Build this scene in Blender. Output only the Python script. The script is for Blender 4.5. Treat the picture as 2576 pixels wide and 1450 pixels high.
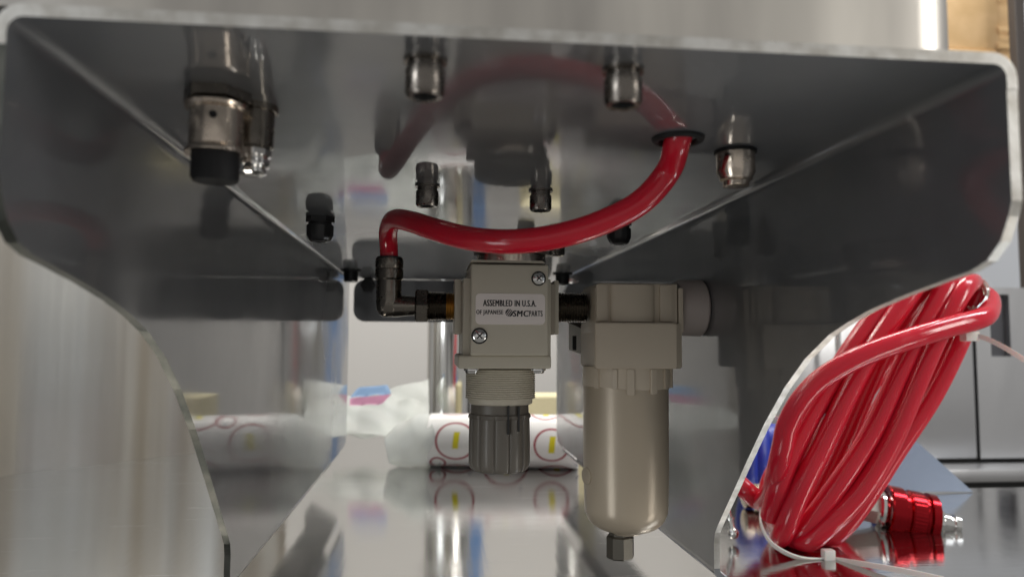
import bpy, bmesh, math, random
from math import sin, cos, pi, radians
from mathutils import Vector, Matrix
random.seed(7)
S = bpy.context.scene
for o in list(bpy.data.objects): bpy.data.objects.remove(o)
C = S.collection

# ------------------------------------------------------------------ camera
YAW, PITCH, ROLL = radians(6.15), radians(4.2), radians(.3)
CAM = Vector((0, 0, .163))
FW = Vector((sin(YAW)*cos(PITCH), cos(YAW)*cos(PITCH), sin(PITCH)))
R0 = Vector((cos(YAW), -sin(YAW), 0)); U0 = R0.cross(FW)
RT = R0*cos(ROLL) + U0*sin(ROLL); UP = -R0*sin(ROLL) + U0*cos(ROLL)
cd = bpy.data.cameras.new('camera'); cam = bpy.data.objects.new('camera', cd); C.objects.link(cam)
M = Matrix((RT, UP, -FW)).transposed().to_4x4(); M.translation = CAM
cam.matrix_world = M
cd.sensor_width = 36; cd.lens = 36*1860/2576; cd.clip_start = .01; cd.clip_end = 60
cd.dof.use_dof = True; cd.dof.focus_distance = .385; cd.dof.aperture_fstop = cd.lens/2.3
S.camera = cam
FPX = 1860.
def ray(x, y): return FW + RT*((x-1288)/FPX) - UP*((y-725)/FPX)
def at(x, y, Y):
    """point of the place, Y metres in front of the lens, seen at (x, y) of a 2576 px wide picture"""
    d = ray(x, y); return CAM + d*(Y/d.y)

# ------------------------------------------------------------------ world, lamps, exposure
W = bpy.data.worlds.new("World"); S.world = W; W.use_nodes = True
bg = W.node_tree.nodes['Background']; bg.inputs[0].default_value = (1.0, .985, .96, 1); bg.inputs[1].default_value = .36
def area(name, loc, size, power, col, target):
    l = bpy.data.lights.new(name, 'AREA'); l.shape = 'RECTANGLE'; l.size, l.size_y = size; l.energy = power; l.color = col
    o = bpy.data.objects.new(name, l); C.objects.link(o); o.location = loc
    o.rotation_euler = (Vector(target)-Vector(loc)).to_track_quat('-Z', 'Y').to_euler(); return o
area('overhead_lamp', (.9, 1.6, 2.2), (1.2, .3), 34, (1, .96, .90), (.9, 1.6, 0))
area('overhead_lamp', (-.9, 1.3, 2.2), (1.2, .3), 26, (1, .95, .86), (-.7, 1.3, 0))
area('overhead_lamp', (.1, 2.5, 2.3), (1.6, .3), 22, (1, .95, .87), (.1, 2.6, 0))  # added lamp that brightens the back wall
area('fill_light', (1.7, -.55, .85), (.35, .9), 13, (1, .97, .92), (.2, .35, .1))  # added low fill for the bowl highlight and the panel edges, no window
area('overhead_lamp', (1.7, .5, 1.7), (.3, 1.0), 20, (.90, .95, 1), (1.0, .6, 0))  # added lamp lifting the dark right side
area('fill_light', (-1.5, -.75, .55), (.5, .7), 9, (.93, .97, 1), (.15, .35, .12))  # added low fill for the dark bracket interior, no window
S.view_settings.view_transform = 'Standard'; S.view_settings.look = 'None'; S.view_settings.exposure = .0

# ------------------------------------------------------------------ materials
def mat(name, col, rough=.4, metal=0., **k):
    m = bpy.data.materials.new(name); m.use_nodes = True
    b = m.node_tree.nodes['Principled BSDF']
    b.inputs['Base Color'].default_value = (*col, 1); b.inputs['Roughness'].default_value = rough; b.inputs['Metallic'].default_value = metal
    for q, v in k.items():
        b.inputs[q.replace('_', ' ')].default_value = v
    return m
def nd(m, t, **k):
    n = m.node_tree.nodes.new(t)
    for q, v in k.items(): setattr(n, q, v)
    return n
def lk(m, a, b): m.node_tree.links.new(a, b)
def texco(m, scale=(1, 1, 1), rot=(0, 0, 0)):
    t = nd(m, 'ShaderNodeTexCoord'); p = nd(m, 'ShaderNodeMapping'); p.inputs['Scale'].default_value = scale; p.inputs['Rotation'].default_value = rot
    lk(m, t.outputs['Object'], p.inputs['Vector']); return p.outputs[0]
def rough_var(m, lo, hi, scale, detail=5, vec=None):
    b = m.node_tree.nodes['Principled BSDF']
    n = nd(m, 'ShaderNodeTexNoise'); n.inputs['Scale'].default_value = scale; n.inputs['Detail'].default_value = detail
    if vec: lk(m, vec, n.inputs['Vector'])
    r = nd(m, 'ShaderNodeMapRange'); r.inputs[1].default_value = .35; r.inputs[2].default_value = .7; r.inputs[3].default_value = lo; r.inputs[4].default_value = hi
    lk(m, n.outputs[0], r.inputs[0]); lk(m, r.outputs[0], b.inputs['Roughness']); return n
def bump(m, scale, strength, dist, vec=None, detail=4, prev=None):
    b = m.node_tree.nodes['Principled BSDF']
    n = nd(m, 'ShaderNodeTexNoise'); n.inputs['Scale'].default_value = scale; n.inputs['Detail'].default_value = detail
    if vec: lk(m, vec, n.inputs['Vector'])
    u = nd(m, 'ShaderNodeBump'); u.inputs['Strength'].default_value = strength; u.inputs['Distance'].default_value = dist
    lk(m, n.outputs[0], u.inputs['Height'])
    if prev: lk(m, prev, u.inputs['Normal'])
    lk(m, u.outputs[0], b.inputs['Normal']); return u.outputs[0]
def colvar(m, c1, c2, scale, vec=None, detail=4, lo=.35, hi=.65):
    b = m.node_tree.nodes['Principled BSDF']
    n = nd(m, 'ShaderNodeTexNoise'); n.inputs['Scale'].default_value = scale; n.inputs['Detail'].default_value = detail
    if vec: lk(m, vec, n.inputs['Vector'])
    r = nd(m, 'ShaderNodeValToRGB'); r.color_ramp.elements[0].position = lo; r.color_ramp.elements[1].position = hi
    r.color_ramp.elements[0].color = (*c1, 1); r.color_ramp.elements[1].color = (*c2, 1)
    lk(m, n.outputs[0], r.inputs[0]); lk(m, r.outputs[0], b.inputs['Base Color'])

# polished sheet steel of the bracket
m_sheet = mat('polished sheet steel', (.24, .24, .235), .42, 1, Coat_Weight=1.0, Coat_IOR=1.72, Coat_Roughness=.035)
v = texco(m_sheet); rough_var(m_sheet, .52, .66, 9, 6, v); bump(m_sheet, 5, .10, .003, v, 2)
colvar(m_sheet, (.22, .23, .245), (.28, .29, .305), 12, v, 8)
bump(m_sheet, 700, .05, .0002, texco(m_sheet, (1, .15, 1)), 3, bump(m_sheet, 5, .10, .003, v, 2))
_b = m_sheet.node_tree.nodes['Principled BSDF']; _n = nd(m_sheet, 'ShaderNodeTexNoise'); _n.inputs['Scale'].default_value = 18; _n.inputs['Detail'].default_value = 7; lk(m_sheet, v, _n.inputs['Vector'])
_r = nd(m_sheet, 'ShaderNodeMapRange'); _r.inputs[1].default_value = .4; _r.inputs[2].default_value = .68; _r.inputs[3].default_value = .04; _r.inputs[4].default_value = .15
lk(m_sheet, _n.outputs[0], _r.inputs[0]); lk(m_sheet, _r.outputs[0], _b.inputs['Coat Roughness'])
m_edge = mat('sheared steel edge', (.62, .61, .58), .42, 1); v = texco(m_edge); bump(m_edge, 900, .2, .0003, v); colvar(m_edge, (.5, .48, .44), (.72, .71, .68), 160, v)
# brushed steel (body, cabinet)
m_brush = mat('brushed steel', (.60, .58, .55), .25, 1); colvar(m_brush, (.36, .34, .32), (.78, .74, .67), 1, texco(m_brush, (16, 16, 3.5)), 5, .36, .62)  # light and dark bands paint reflections into the colour, with some smudging
v = texco(m_brush, (9, 9, 1.2)); bump(m_brush, 1.6, .35, .006, v, 2); rough_var(m_brush, .26, .40, 3, 4, v)
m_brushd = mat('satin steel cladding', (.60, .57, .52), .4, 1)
v = texco(m_brushd, (14, 14, .8)); bump(m_brushd, 1, .5, .01, v, 3); colvar(m_brushd, (.42, .37, .30), (.66, .65, .62), 1.3, texco(m_brushd, (9, 9, .25)), 2, .32, .6)  # upright tinted bands paint reflection streaks into the base colour
m_cab = mat('cabinet steel', (.64, .64, .65), .34, 1); v = texco(m_cab, (2, 2, .7)); bump(m_cab, 2.2, .35, .02, v, 3)
m_col = mat('polished round steel', (.70, .69, .66), .09, 1)
# table
m_table = mat('stainless table', (.52, .515, .505), .12, 1)
v = texco(m_table); rough_var(m_table, .04, .17, 7, 9, v)
v2 = texco(m_table, (3, 160, 1), (0, 0, radians(12))); b1 = bump(m_table, 3, .10, .0006, v2, 6)
v3 = texco(m_table, (90, 3, 1), (0, 0, radians(-63)));
bump(m_table, 2, .05, .0008, v3, 6, b1)
_b = m_table.node_tree.nodes['Principled BSDF']; _old = _b.inputs['Roughness'].links[0].from_socket
_m = nd(m_table, 'ShaderNodeMath', operation='MAXIMUM'); lk(m_table, _old, _m.inputs[0]); _acc = _m.inputs[1]
for _k, (_sc, _rot) in enumerate((((7, 420, 1), 12), ((5, 360, 1), -28), ((6, 500, 1), 63))):
    _n = nd(m_table, 'ShaderNodeTexNoise'); _n.inputs['Scale'].default_value = 1; _n.inputs['Detail'].default_value = 2; lk(m_table, texco(m_table, _sc, (0, 0, radians(_rot))), _n.inputs['Vector'])
    _r = nd(m_table, 'ShaderNodeMapRange'); _r.inputs[1].default_value = .70; _r.inputs[2].default_value = .76; _r.inputs[3].default_value = 0; _r.inputs[4].default_value = .42; lk(m_table, _n.outputs[0], _r.inputs[0])
    if _k < 2: _q = nd(m_table, 'ShaderNodeMath', operation='MAXIMUM'); lk(m_table, _q.outputs[0], _acc); lk(m_table, _r.outputs[0], _q.inputs[0]); _acc = _q.inputs[1]
    else: lk(m_table, _r.outputs[0], _acc)
lk(m_table, _m.outputs[0], _b.inputs['Roughness'])
m_wallb = mat('painted back wall', (.60, .585, .565), .6)
m_beige = mat('beige moulded plastic', (.53, .455, .355), .42, 0, Specular_IOR_Level=.45)
v = texco(m_beige); bump(m_beige, 1400, .12, .0002, v)
m_reg = mat('beige grey regulator plastic', (.55, .505, .41), .42, 0, Specular_IOR_Level=.45); bump(m_reg, 1400, .12, .0002, texco(m_reg))
m_edge2 = mat('shaded left steel edge', (.17, .18, .165), .45, 1); colvar(m_edge2, (.05, .055, .05), (.13, .13, .115), 60, texco(m_edge2))  # left panel edge: its dim reflection is put into a darker colour
m_beigem = mat('beige painted metal bowl', (.44, .37, .28), .33, .2)
v = texco(m_beigem); bump(m_beigem, 1800, .08, .0002, v)
m_knob = mat('grey knob plastic', (.135, .12, .10), .38); bump(m_knob, 1500, .1, .0002, texco(m_knob))
m_black = mat('black rubber', (.008, .008, .009), .6, 0, Specular_IOR_Level=.3)
m_gland = mat('black nylon', (.025, .025, .026), .3)
m_nick = mat('nickel plated brass', (.64, .55, .46), .2, 1); rough_var(m_nick, .12, .3, 300, 4, texco(m_nick))
m_dnick = mat('dark nickel fitting', (.19, .17, .145), .3, 1); rough_var(m_dnick, .16, .34, 260, 4, texco(m_dnick))
m_bolt = mat('dark steel cap screw', (.20, .18, .16), .32, 1); rough_var(m_bolt, .18, .4, 500, 4, texco(m_bolt))
m_chrome = mat('bright screw steel', (.75, .74, .72), .12, 1)
m_brass = mat('brass', (.55, .36, .14), .3, 1)
m_red = mat('red polyurethane tube', (.58, .012, .032), .12, 0, Subsurface_Weight=.4, Subsurface_Scale=.004)
m_red.node_tree.nodes['Principled BSDF'].inputs['Subsurface Radius'].default_value = (1, .05, .05)
bump(m_red, 60, .12, .002, texco(m_red), 3); rough_var(m_red, .08, .26, 120, 5, texco(m_red))
m_blue = mat('blue plastic tube', (.008, .025, .32), .4)
m_anod = mat('red anodised aluminium', (.36, .014, .02), .2, 1)
m_tie = mat('white nylon', (.78, .76, .72), .35, 0, Subsurface_Weight=.3, Subsurface_Scale=.003)
m_clear = mat('milky clear plastic', (.86, .80, .72), .12, 0, Transmission_Weight=.75, IOR=1.4)
m_label = mat('label paper', (.82, .75, .71), .5)
m_ink = mat('black ink', (.01, .01, .012), .5)
m_ink2 = mat('grey blue print', (.16, .18, .26), .5)
m_paper = mat('white wrapping film', (.88, .87, .85), .3); bump(m_paper, 30, .15, .003, texco(m_paper))
m_pring = mat('red print', (.36, .05, .07), .5)
m_pyel = mat('yellow print', (.75, .66, .02), .5)
m_bluep = mat('blue print', (.38, .55, .78), .4)
m_pink = mat('pink print', (.82, .45, .62), .4)
m_bag = mat('thin plastic bag', (.88, .90, .87), .22, 0, Transmission_Weight=.4, IOR=1.1); bump(m_bag, 14, .3, .008, texco(m_bag), 1)
m_sponge = mat('yellow sponge', (.74, .67, .43), .9); bump(m_sponge, 500, .6, .002, texco(m_sponge))
m_card = mat('cardboard', (.60, .40, .20), .8); colvar(m_card, (.56, .37, .18), (.66, .45, .24), 12, texco(m_card))
m_bluewall = mat('blue door paint', (.16, .28, .52), .4)
m_bluesteel = mat('blue-grey sheet steel', (.27, .33, .44), .35, .3)
m_dark = mat('dark gap', (.02, .02, .02), .6)
m_gasket = mat('brown gasket', (.05, .04, .035), .6)
m_redp = mat('red plastic', (.6, .03, .02), .4)
m_white = mat('white panel', (.8, .82, .86), .5)

# ------------------------------------------------------------------ mesh helpers
def link(name, bm, m, parent=None, smooth=None, loc=None):
    off = Vector((0, 0, 0))
    if loc is not None: off = Vector(loc)
    elif parent is not None:
        p = parent
        while p.parent: p = p.parent
        off = Vector(p.location)
    if off.length: bmesh.ops.translate(bm, verts=bm.verts, vec=-off)
    bmesh.ops.recalc_face_normals(bm, faces=bm.faces)
    me = bpy.data.meshes.new(name); bm.to_mesh(me); bm.free()
    if smooth is not None:
        me.polygons.foreach_set('use_smooth', [True]*len(me.polygons))
        try: me.set_sharp_from_angle(angle=radians(smooth))
        except Exception: pass
    o = bpy.data.objects.new(name, me); C.objects.link(o); me.materials.append(m)
    if parent: o.parent = parent
    if loc is not None and parent is None: o.location = off
    return o
def tag(o, label=None, cat=None, group=None, kind=None):
    if label: o['label'] = label
    if cat: o['category'] = cat
    if group: o['group'] = group
    if kind: o['kind'] = kind
    return o
def thing(name, loc, label, cat, group=None):
    o = bpy.data.objects.new(name, None); C.objects.link(o); o.location = loc; o.empty_display_size = .02
    return tag(o, label, cat, group)
def box(bm, lo, hi, bev=0, seg=2):
    g = bmesh.ops.create_cube(bm, size=1)['verts']
    lo, hi = Vector(lo), Vector(hi)
    for w in g: w.co = Vector(((lo[i]+hi[i])/2 + w.co[i]*(hi[i]-lo[i]) for i in range(3)))
    if bev:
        es = list({e for w in g for e in w.link_edges})
        bmesh.ops.bevel(bm, geom=es, offset=bev, segments=seg, affect='EDGES', profile=.6)
    return bm
def frame(ax):
    ax = Vector(ax).normalized(); h = Vector((0, 0, 1)) if abs(ax.z) < .9 else Vector((0, 1, 0))
    a = ax.cross(h).normalized(); return ax, a, ax.cross(a)
def lathe(bm, o, ax, prof, seg=48, flute=None):
    """prof: (t along axis, radius)"""
    ax, a, b = frame(ax); o = Vector(o); rings = []
    for t, r in prof:
        if r <= 1e-7: rings.append([bm.verts.new(o+ax*t)]); continue
        ring = []
        for k in range(seg):
            th = 2*pi*k/seg; rr = r*(flute(th, t) if flute else 1)
            ring.append(bm.verts.new(o + ax*t + a*(rr*cos(th)) + b*(rr*sin(th))))
        rings.append(ring)
    for p, q in zip(rings, rings[1:]):
        n = max(len(p), len(q))
        for k in range(n):
            k2 = (k+1) % n
            if len(p) == 1: bm.faces.new((p[0], q[k], q[k2]))
            elif len(q) == 1: bm.faces.new((p[k], q[0], p[k2]))
            else: bm.faces.new((p[k], q[k], q[k2], p[k2]))
    if len(rings[0]) > 1: bm.faces.new(rings[0])
    if len(rings[-1]) > 1: bm.faces.new(rings[-1][::-1])
    return bm
def cat(pts, n=10, closed=False):
    P = [Vector(p) for p in pts]; out = []; N = len(P)
    rng = range(N if closed else N-1)
    for i in rng:
        if closed: p0, p1, p2, p3 = P[i-1], P[i], P[(i+1) % N], P[(i+2) % N]
        else: p0, p1, p2, p3 = P[max(i-1, 0)], P[i], P[i+1], P[min(i+2, N-1)]
        for k in range(n):
            t = k/n
            out.append(.5*((2*p1) + (p2-p0)*t + (2*p0-5*p1+4*p2-p3)*t*t + (3*p1-p0-3*p2+p3)*t**3))
    if not closed: out.append(P[-1])
    return out
def sweep(bm, pts, prof, closed=False, up=None):
    """prof: 2D outline (a, b) swept along pts, parallel transported"""
    n = len(pts); T = []
    for i in range(n):
        a = pts[(i-1) % n] if (closed or i) else pts[0]; b = pts[(i+1) % n] if (closed or i < n-1) else pts[-1]
        T.append((b-a).normalized())
    u = Vector(up) if up else frame(T[0])[1]
    rings = []
    for i in range(n):
        u = (u - T[i]*u.dot(T[i])).normalized(); w = T[i].cross(u)
        rings.append([bm.verts.new(pts[i] + u*p + w*q) for p, q in prof])
    m = len(prof)
    for i in range(n if closed else n-1):
        A, B = rings[i], rings[(i+1) % n]
        for k in range(m): bm.faces.new((A[k], A[(k+1) % m], B[(k+1) % m], B[k]))
    if not closed: bm.faces.new(rings[0][::-1]); bm.faces.new(rings[-1])
    return bm
def circ(r, n=16): return [(r*cos(2*pi*k/n), r*sin(2*pi*k/n)) for k in range(n)]
def tube(bm, pts, r, n=16, closed=False): return sweep(bm, pts, circ(r, n), closed)
def prism(bm, poly, axis, lo, hi):
    """poly: 2D outline in the two other axes; extruded along axis from lo to hi"""
    def P(p, t):
        if axis == 'X': return (t, p[0], p[1])
        if axis == 'Y': return (p[0], t, p[1])
        return (p[0], p[1], t)
    a = [bm.verts.new(P(p, lo)) for p in poly]; b = [bm.verts.new(P(p, hi)) for p in poly]; n = len(poly)
    for k in range(n): bm.faces.new((a[k], a[(k+1) % n], b[(k+1) % n], b[k]))
    bm.faces.new(a[::-1]); bm.faces.new(b); return bm
def rrect(x0, z0, x1, z1, r, n=6):
    o = []
    for cx, cz, s in ((x1-r, z0+r, -90), (x1-r, z1-r, 0), (x0+r, z1-r, 90), (x0+r, z0+r, 180)):
        for k in range(n+1):
            t = radians(s+90*k/n); o.append((cx+r*cos(t), cz+r*sin(t)))
    return o
nb = bmesh.new
def copy_tree(o, loc, parent=None):
    c = o.copy(); C.objects.link(c); c.parent = parent
    if loc is not None: c.location = loc
    for ch in o.children: 
        d = ch.copy(); C.objects.link(d); d.parent = c
        for g in ch.children:
            e = g.copy(); C.objects.link(e); e.parent = d
    return c

# ------------------------------------------------------------------ table and what closes the view
bm = nb(); prism(bm, [(-1.6, -.6), (1.6, -.6), (1.6, .80), (.405, .80), (.47, 1.62), (-1.6, 1.62)], 'Z', -.03, 0)
tag(link('table', bm, m_table), kind='structure', label='scratched stainless steel table top')
bm = nb(); box(bm, (-4, 3.2, -1.2), (4, 3.26, 2.6)); tag(link('back_wall', bm, m_wallb), kind='structure')
bm = nb(); box(bm, (-6, -5, -1.3), (6, 3.3, -1.2)); tag(link('floor', bm, mat('grey floor', (.25, .24, .23), .5)), kind='structure')

# ------------------------------------------------------------------ the bent steel bracket
XL, XR, ZP, YF, YB, TH = -.0955, .147, .2355, .172, .868, .003
prof = [(.1722, .2290), (.1722, .2), (.1735, .196), (.1765, .190), (.1815, .1855), (.188, .1833), (.198, .1818), (.215, .1789), (.234, .1750), (.248, .1712),
        (.262, .1664), (.280, .1572), (.298, .1447), (.318, .1272), (.337, .1080), (.356, .0882), (.3665, .0775), (.373, .0708), (.3775, .0655), (.379, .0600),
        (.379, .0470), (.745, .0470), (.845, .0470), (.860, .050), (.868, .058), (.868, .2290)]
root = thing('steel_bracket', (0, YF, 0.04), 'bent polished steel bracket, an upside-down trough round the air regulator, under the machine', 'bracket')
def side_panel(x, s):
    bm = nb(); prism(bm, prof, 'X', min(x, x+s*TH), max(x, x+s*TH))
    o = link('side_panel', bm, m_sheet, root)
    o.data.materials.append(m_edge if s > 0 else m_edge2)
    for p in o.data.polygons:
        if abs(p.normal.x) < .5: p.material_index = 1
    # out-turned bottom bend
    bm = nb(); R = .007; out = []
    for k in range(9):
        t = radians(90*k/8); out.append((x + s*(R - R*cos(t)), .0470 - R*sin(t)))
    inn = [(x + s*(R - (R-TH)*cos(radians(90*k/8))), .0470 - (R-TH)*sin(radians(90*k/8))) for k in range(9)]
    prism(bm, out + inn[::-1], 'Y', .379, .745)
    return o, link('bottom_bend', bm, m_sheet, root, 40)
side_panel(XL, -1); side_panel(XR, 1)
bm = nb(); RI = .0035; RO = RI+TH; loop = []
zi = ZP; zo = ZP+TH; zb = .2290
arc = lambda cx, cz, r, a0, a1, n=6: [(cx+r*cos(radians(a0+(a1-a0)*k/n)), cz+r*sin(radians(a0+(a1-a0)*k/n))) for k in range(n+1)]
loop = [(XR+TH, zb)] + arc(XR+TH-RO, zo-RO, RO, 0, 90) + arc(XL-TH+RO, zo-RO, RO, 90, 180) + [(XL-TH, zb), (XL, zb)] + arc(XL+RI, zi-RI, RI, 180, 90) + arc(XR-RI, zi-RI, RI, 90, 0) + [(XR, zb)]
prism(bm, loop, 'Y', YF, YB)
o = link('top_plate', bm, m_sheet, root, 40); o.data.materials.append(m_edge)
for p in o.data.polygons:
    if p.normal.y < -.5: p.material_index = 1
a = at(890, 760, YB-.004); b = at(1384, 812, YB-.004)
bm = nb(); prism(bm, rrect(a.x, b.z, b.x, ZP-.0005, .013), 'Y', YB-.006, YB-.003)
link('rear_flange', bm, m_sheet, root)

for x, s_, y0 in ((XL, -1, .52), (XR, 1, .60)):
    bm = nb(); prism(bm, [(x + s_*.0072, y0), (x + s_*.0072, .866), (x + s_*.050, .955), (x + s_*.050, .90), (x + s_*.038, .84), (x + s_*.038, y0)], 'Z', .0372, .0402)
    link('added_flange', bm, m_sheet, root)  # added out of direct view, shaped for its dark reflection in the table
# socket head cap screws under the top plate: real size heads, each with a washer
def on_plate(x, y, z=ZP):
    d = ray(x, y); t = (z-CAM.z)/d.z; return CAM + d*t
def cap_screw_mesh():
    bm = nb(); lathe(bm, (0, 0, 0), (0, 0, -1), [(0, .0056), (.0008, .0056), (.0009, .0045), (.0026, .0045), (.0028, .0051), (.0088, .0051), (.0098, .0045)], 32)
    for f in [f for f in bm.faces if len(f.verts) > 20 and abs(f.calc_center_median().z + .0098) < 1e-4]: bm.faces.remove(f)
    out = [bm.verts.new((.0045*cos(2*pi*k/32), .0045*sin(2*pi*k/32), -.0098)) for k in range(32)]
    top = [bm.verts.new((.0031*cos(2*pi*k/32), .0031*sin(2*pi*k/32), -.0096)) for k in range(32)]
    dn = [bm.verts.new((.0029*cos(2*pi*k/32), .0029*sin(2*pi*k/32), -.0060)) for k in range(32)]
    for k in range(32):
        k2 = (k+1) % 32
        bm.faces.new((out[k], top[k], top[k2], out[k2])); bm.faces.new((top[k], dn[k], dn[k2], top[k2])).material_index = 1
    bm.faces.new(dn).material_index = 1
    bmesh.ops.remove_doubles(bm, verts=bm.verts, dist=1e-6); bmesh.ops.recalc_face_normals(bm, faces=bm.faces)
    me = bpy.data.meshes.new('cap_screw'); bm.to_mesh(me); bm.free(); me.materials.append(m_bolt); me.materials.append(m_dark)
    me.polygons.foreach_set('use_smooth', [True]*len(me.polygons)); me.set_sharp_from_angle(angle=radians(35))
    return me
scm = cap_screw_mesh()
for x, y, sc in ((1070, 152, 1), (1567, 176, 1), (1075, 466, 1.02), (1360, 478, 1.02), (1400, 603, 1.15), (1322, 592, 1.15)):
    o = bpy.data.objects.new('cap_screw', scm); C.objects.link(o); o.parent = root; p = on_plate(x, y); o.location = p - root.location; o.scale = (sc, sc, sc)
# corner bolts at the rear, with a flanged head
bm = nb(); lathe(bm, (0, 0, 0), (0, 0, -1), [(0, .0105), (.0015, .0105), (.0018, .0075), (.011, .0072), (.012, .006), (.012, 0)], 24)
link_me = link('corner_bolt', bm, m_gland, None, 40); link_me.parent = root
link_me.location = Vector((XL+.013, .76, ZP)) - root.location
for q in ((XR-.012, .76, ZP),):
    o = link_me.copy(); C.objects.link(o); o.location = Vector(q)-root.location
bm = nb(); lathe(bm, (0, 0, 0), (0, -1, 0), [(0, .009), (.004, .009), (.0042, .006), (.011, .006), (.011, 0)], 6)
o = link('flange_nut', bm, m_gland, None); o.parent = root; o.location = Vector((XL+.022, YB-.006, .228))-root.location
# grommet in the hole that the tube goes through
g = on_plate(1706, 347)
bm = nb(); t = [(g + Vector((.0078*cos(2*pi*k/32), .0078*sin(2*pi*k/32), 0))) for k in range(32)]; tube(bm, t, .0016, 10, True)
link('grommet', bm, m_black, root, 60)

# ------------------------------------------------------------------ machine body standing on the bracket
root = thing('machine_body', (0, YF+.01, ZP+TH), 'brushed steel machine housing with rounded corner standing on the bracket', 'machine')
a = at(2427, 80, YF+.008)
def body_poly(x0, y0, x1, y1, r, n=8):
    o = []
    for cx, cy, s in ((x1-r, y0+r, -90), (x1-r, y1-r, 0), (x0+r, y1-r, 90), (x0+r, y0+r, 180)):
        for k in range(n+1):
            t = radians(s+90*k/n); o.append((cx+r*cos(t), cy+r*sin(t)))
    return o
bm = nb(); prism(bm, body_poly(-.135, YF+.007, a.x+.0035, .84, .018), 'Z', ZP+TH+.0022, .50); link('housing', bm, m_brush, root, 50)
bm = nb(); prism(bm, body_poly(-.132, YF+.0095, a.x-.003, .83, .016), 'Z', ZP+TH+.0001, ZP+TH+.0022); link('gasket', bm, m_gasket, root)

# ------------------------------------------------------------------ connectors and glands hanging under the plate
def gland(name, x, y, r, label, s=1.0, group=None):
    p = on_plate(x, y); rt = thing(name, p, label, 'cable gland', group)
    bm = nb(); lathe(bm, p, (0, 0, -1), [(0, r*1.06), (.003*s, r*1.06), (.0032*s, r*.98)], 6); link('hex_nut', bm, m_gland, rt)
    bm = nb(); lathe(bm, p, (0, 0, -1), [(.0032*s, r*.86), (.0045*s, r*.86), (.005*s, r), (.0105*s, r), (.0135*s, r*.82), (.0145*s, r*.66), (.0146*s, r*.45), (.0120*s, r*.4), (.0120*s, 0)], 48,
        lambda th, t: 1 - (.05 if (t > .005*s and int(th/(2*pi)*24) % 2) else 0)); link('dome_cap', bm, m_gland, rt, 40)
    return rt
gland('cable_gland', 806, 546, .0078, 'black nylon cable gland under the plate, beside the left panel', 1)
gland('cable_gland', 1557, 556, .0072, 'black nylon cable gland under the plate, right of the red tube bow', .95)
p = on_plate(1850, 379)
rt = thing('blanking_plug', p, 'nickel plug with black sealing ring, under the plate right of the grommet', 'plug')
bm = nb(); lathe(bm, p, (0, 0, -1), [(0, .0078), (.0011, .0078)], 40); link('seal_ring', bm, m_black, rt, 40)
bm = nb(); lathe(bm, p, (0, 0, -1), [(.0012, .0071), (.0085, .0071), (.0105, .0060), (.0112, .0060), (.0118, .0048), (.0135, .0048), (.0138, .0040), (.0138, 0)], 48); link('plug_body', bm, m_nick, rt, 40)
p = on_plate(548, 232)
rt = thing('round_connector', p, 'large nickel connector with black cap and a dark hole in its sleeve', 'connector')
bm = nb(); lathe(bm, p, (0, 0, -1), [(0, .0095), (.003, .0095), (.0035, .0082), (.005, .0082)], 6); link('locknut', bm, m_dnick, rt)
bm = nb(); lathe(bm, p, (0, 0, -1), [(.0045, .0092), (.0055, .0088), (.006, .0076), (.0165, .0076), (.0172, .0082), (.0178, .0086), (.0186, .0086), (.0186, .0068)], 56); link('sleeve', bm, m_nick, rt, 35)
bm = nb(); lathe(bm, p, (0, 0, -1), [(.0186, .0067), (.0255, .0067), (.0265, .0060), (.0265, 0)], 48); link('black_cap', bm, m_black, rt, 35)
hd = (CAM-p); hd.z = 0; hd.normalize(); hd = Matrix.Rotation(radians(-8), 3, 'Z') @ hd
bm = nb(); lathe(bm, p + hd*.0070 + Vector((0, 0, -.0088)), hd, [(0, .0011), (.0008, .0011)], 20); link('pin_hole', bm, m_black, rt)
p2 = on_plate(640, 268)
rt = thing('round_connector', p2, 'dark round connector with bright ribbed nuts, right behind the large nickel one', 'connector')
bm = nb(); lathe(bm, p2, (0, 0, -1), [(0, .0072), (.002, .0072), (.0022, .0062), (.013, .0060), (.0135, .0052)], 40); link('sleeve', bm, m_dnick, rt, 35)
bm = nb(); lathe(bm, p2, (0, 0, -1), [(.0135, .0050), (.014, .0056), (.0158, .0056), (.0162, .0046), (.0175, .0052), (.019, .0050), (.0195, .0040), (.021, .0044), (.0218, .003), (.0218, 0)], 40, lambda th, t: 1-.06*(int(th/(2*pi)*20) % 2)); link('ribbed_nut', bm, m_chrome, rt, 35)

# ------------------------------------------------------------------ pressure regulator
YA = .392      # depth of the port axis
AX = at(1290, 768, YA)
def fx(x, Y=.37): return at(x, 770, Y).x
def fz(y, Y=.37): return at(1290, y, Y).z
def screw_head(name, c, ax, r, parent, cross=True):
    bm = nb(); lathe(bm, c, ax, [(0, r*.92), (r*.12, r), (r*.3, r*.93), (r*.48, r*.6), (r*.52, r*.3), (r*.52, 0)], 28)
    o = link(name, bm, m_chrome, parent, 40)
    A, B, D = frame(ax); bm = nb()
    for d, e in ((B+D, B-D), (B-D, B+D)):
        d = d.normalized(); e = e.normalized(); c0 = Vector(c)+A*(r*.545)
        q = [c0+d*r*.55+e*r*.1, c0+d*r*.55-e*r*.1, c0-d*r*.55-e*r*.1, c0-d*r*.55+e*r*.1]
        c0 += A*.00002
        bm.faces.new([bm.verts.new(w) for w in q])
    link('cross_slot', bm, m_dark, o)
    return o
rt = thing('pressure_regulator', (AX.x, YA, fz(1190, .385)), 'beige air pressure regulator with white assembly label and dark adjusting knob', 'regulator')
YFc = .3635
x0, x1 = at(1184, 770, YFc).x, at(1380, 770, YFc).x
bm = nb(); box(bm, (x0, YFc, fz(894, YFc)), (x1, .42, fz(664, YFc)), .0012, 3)
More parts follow.
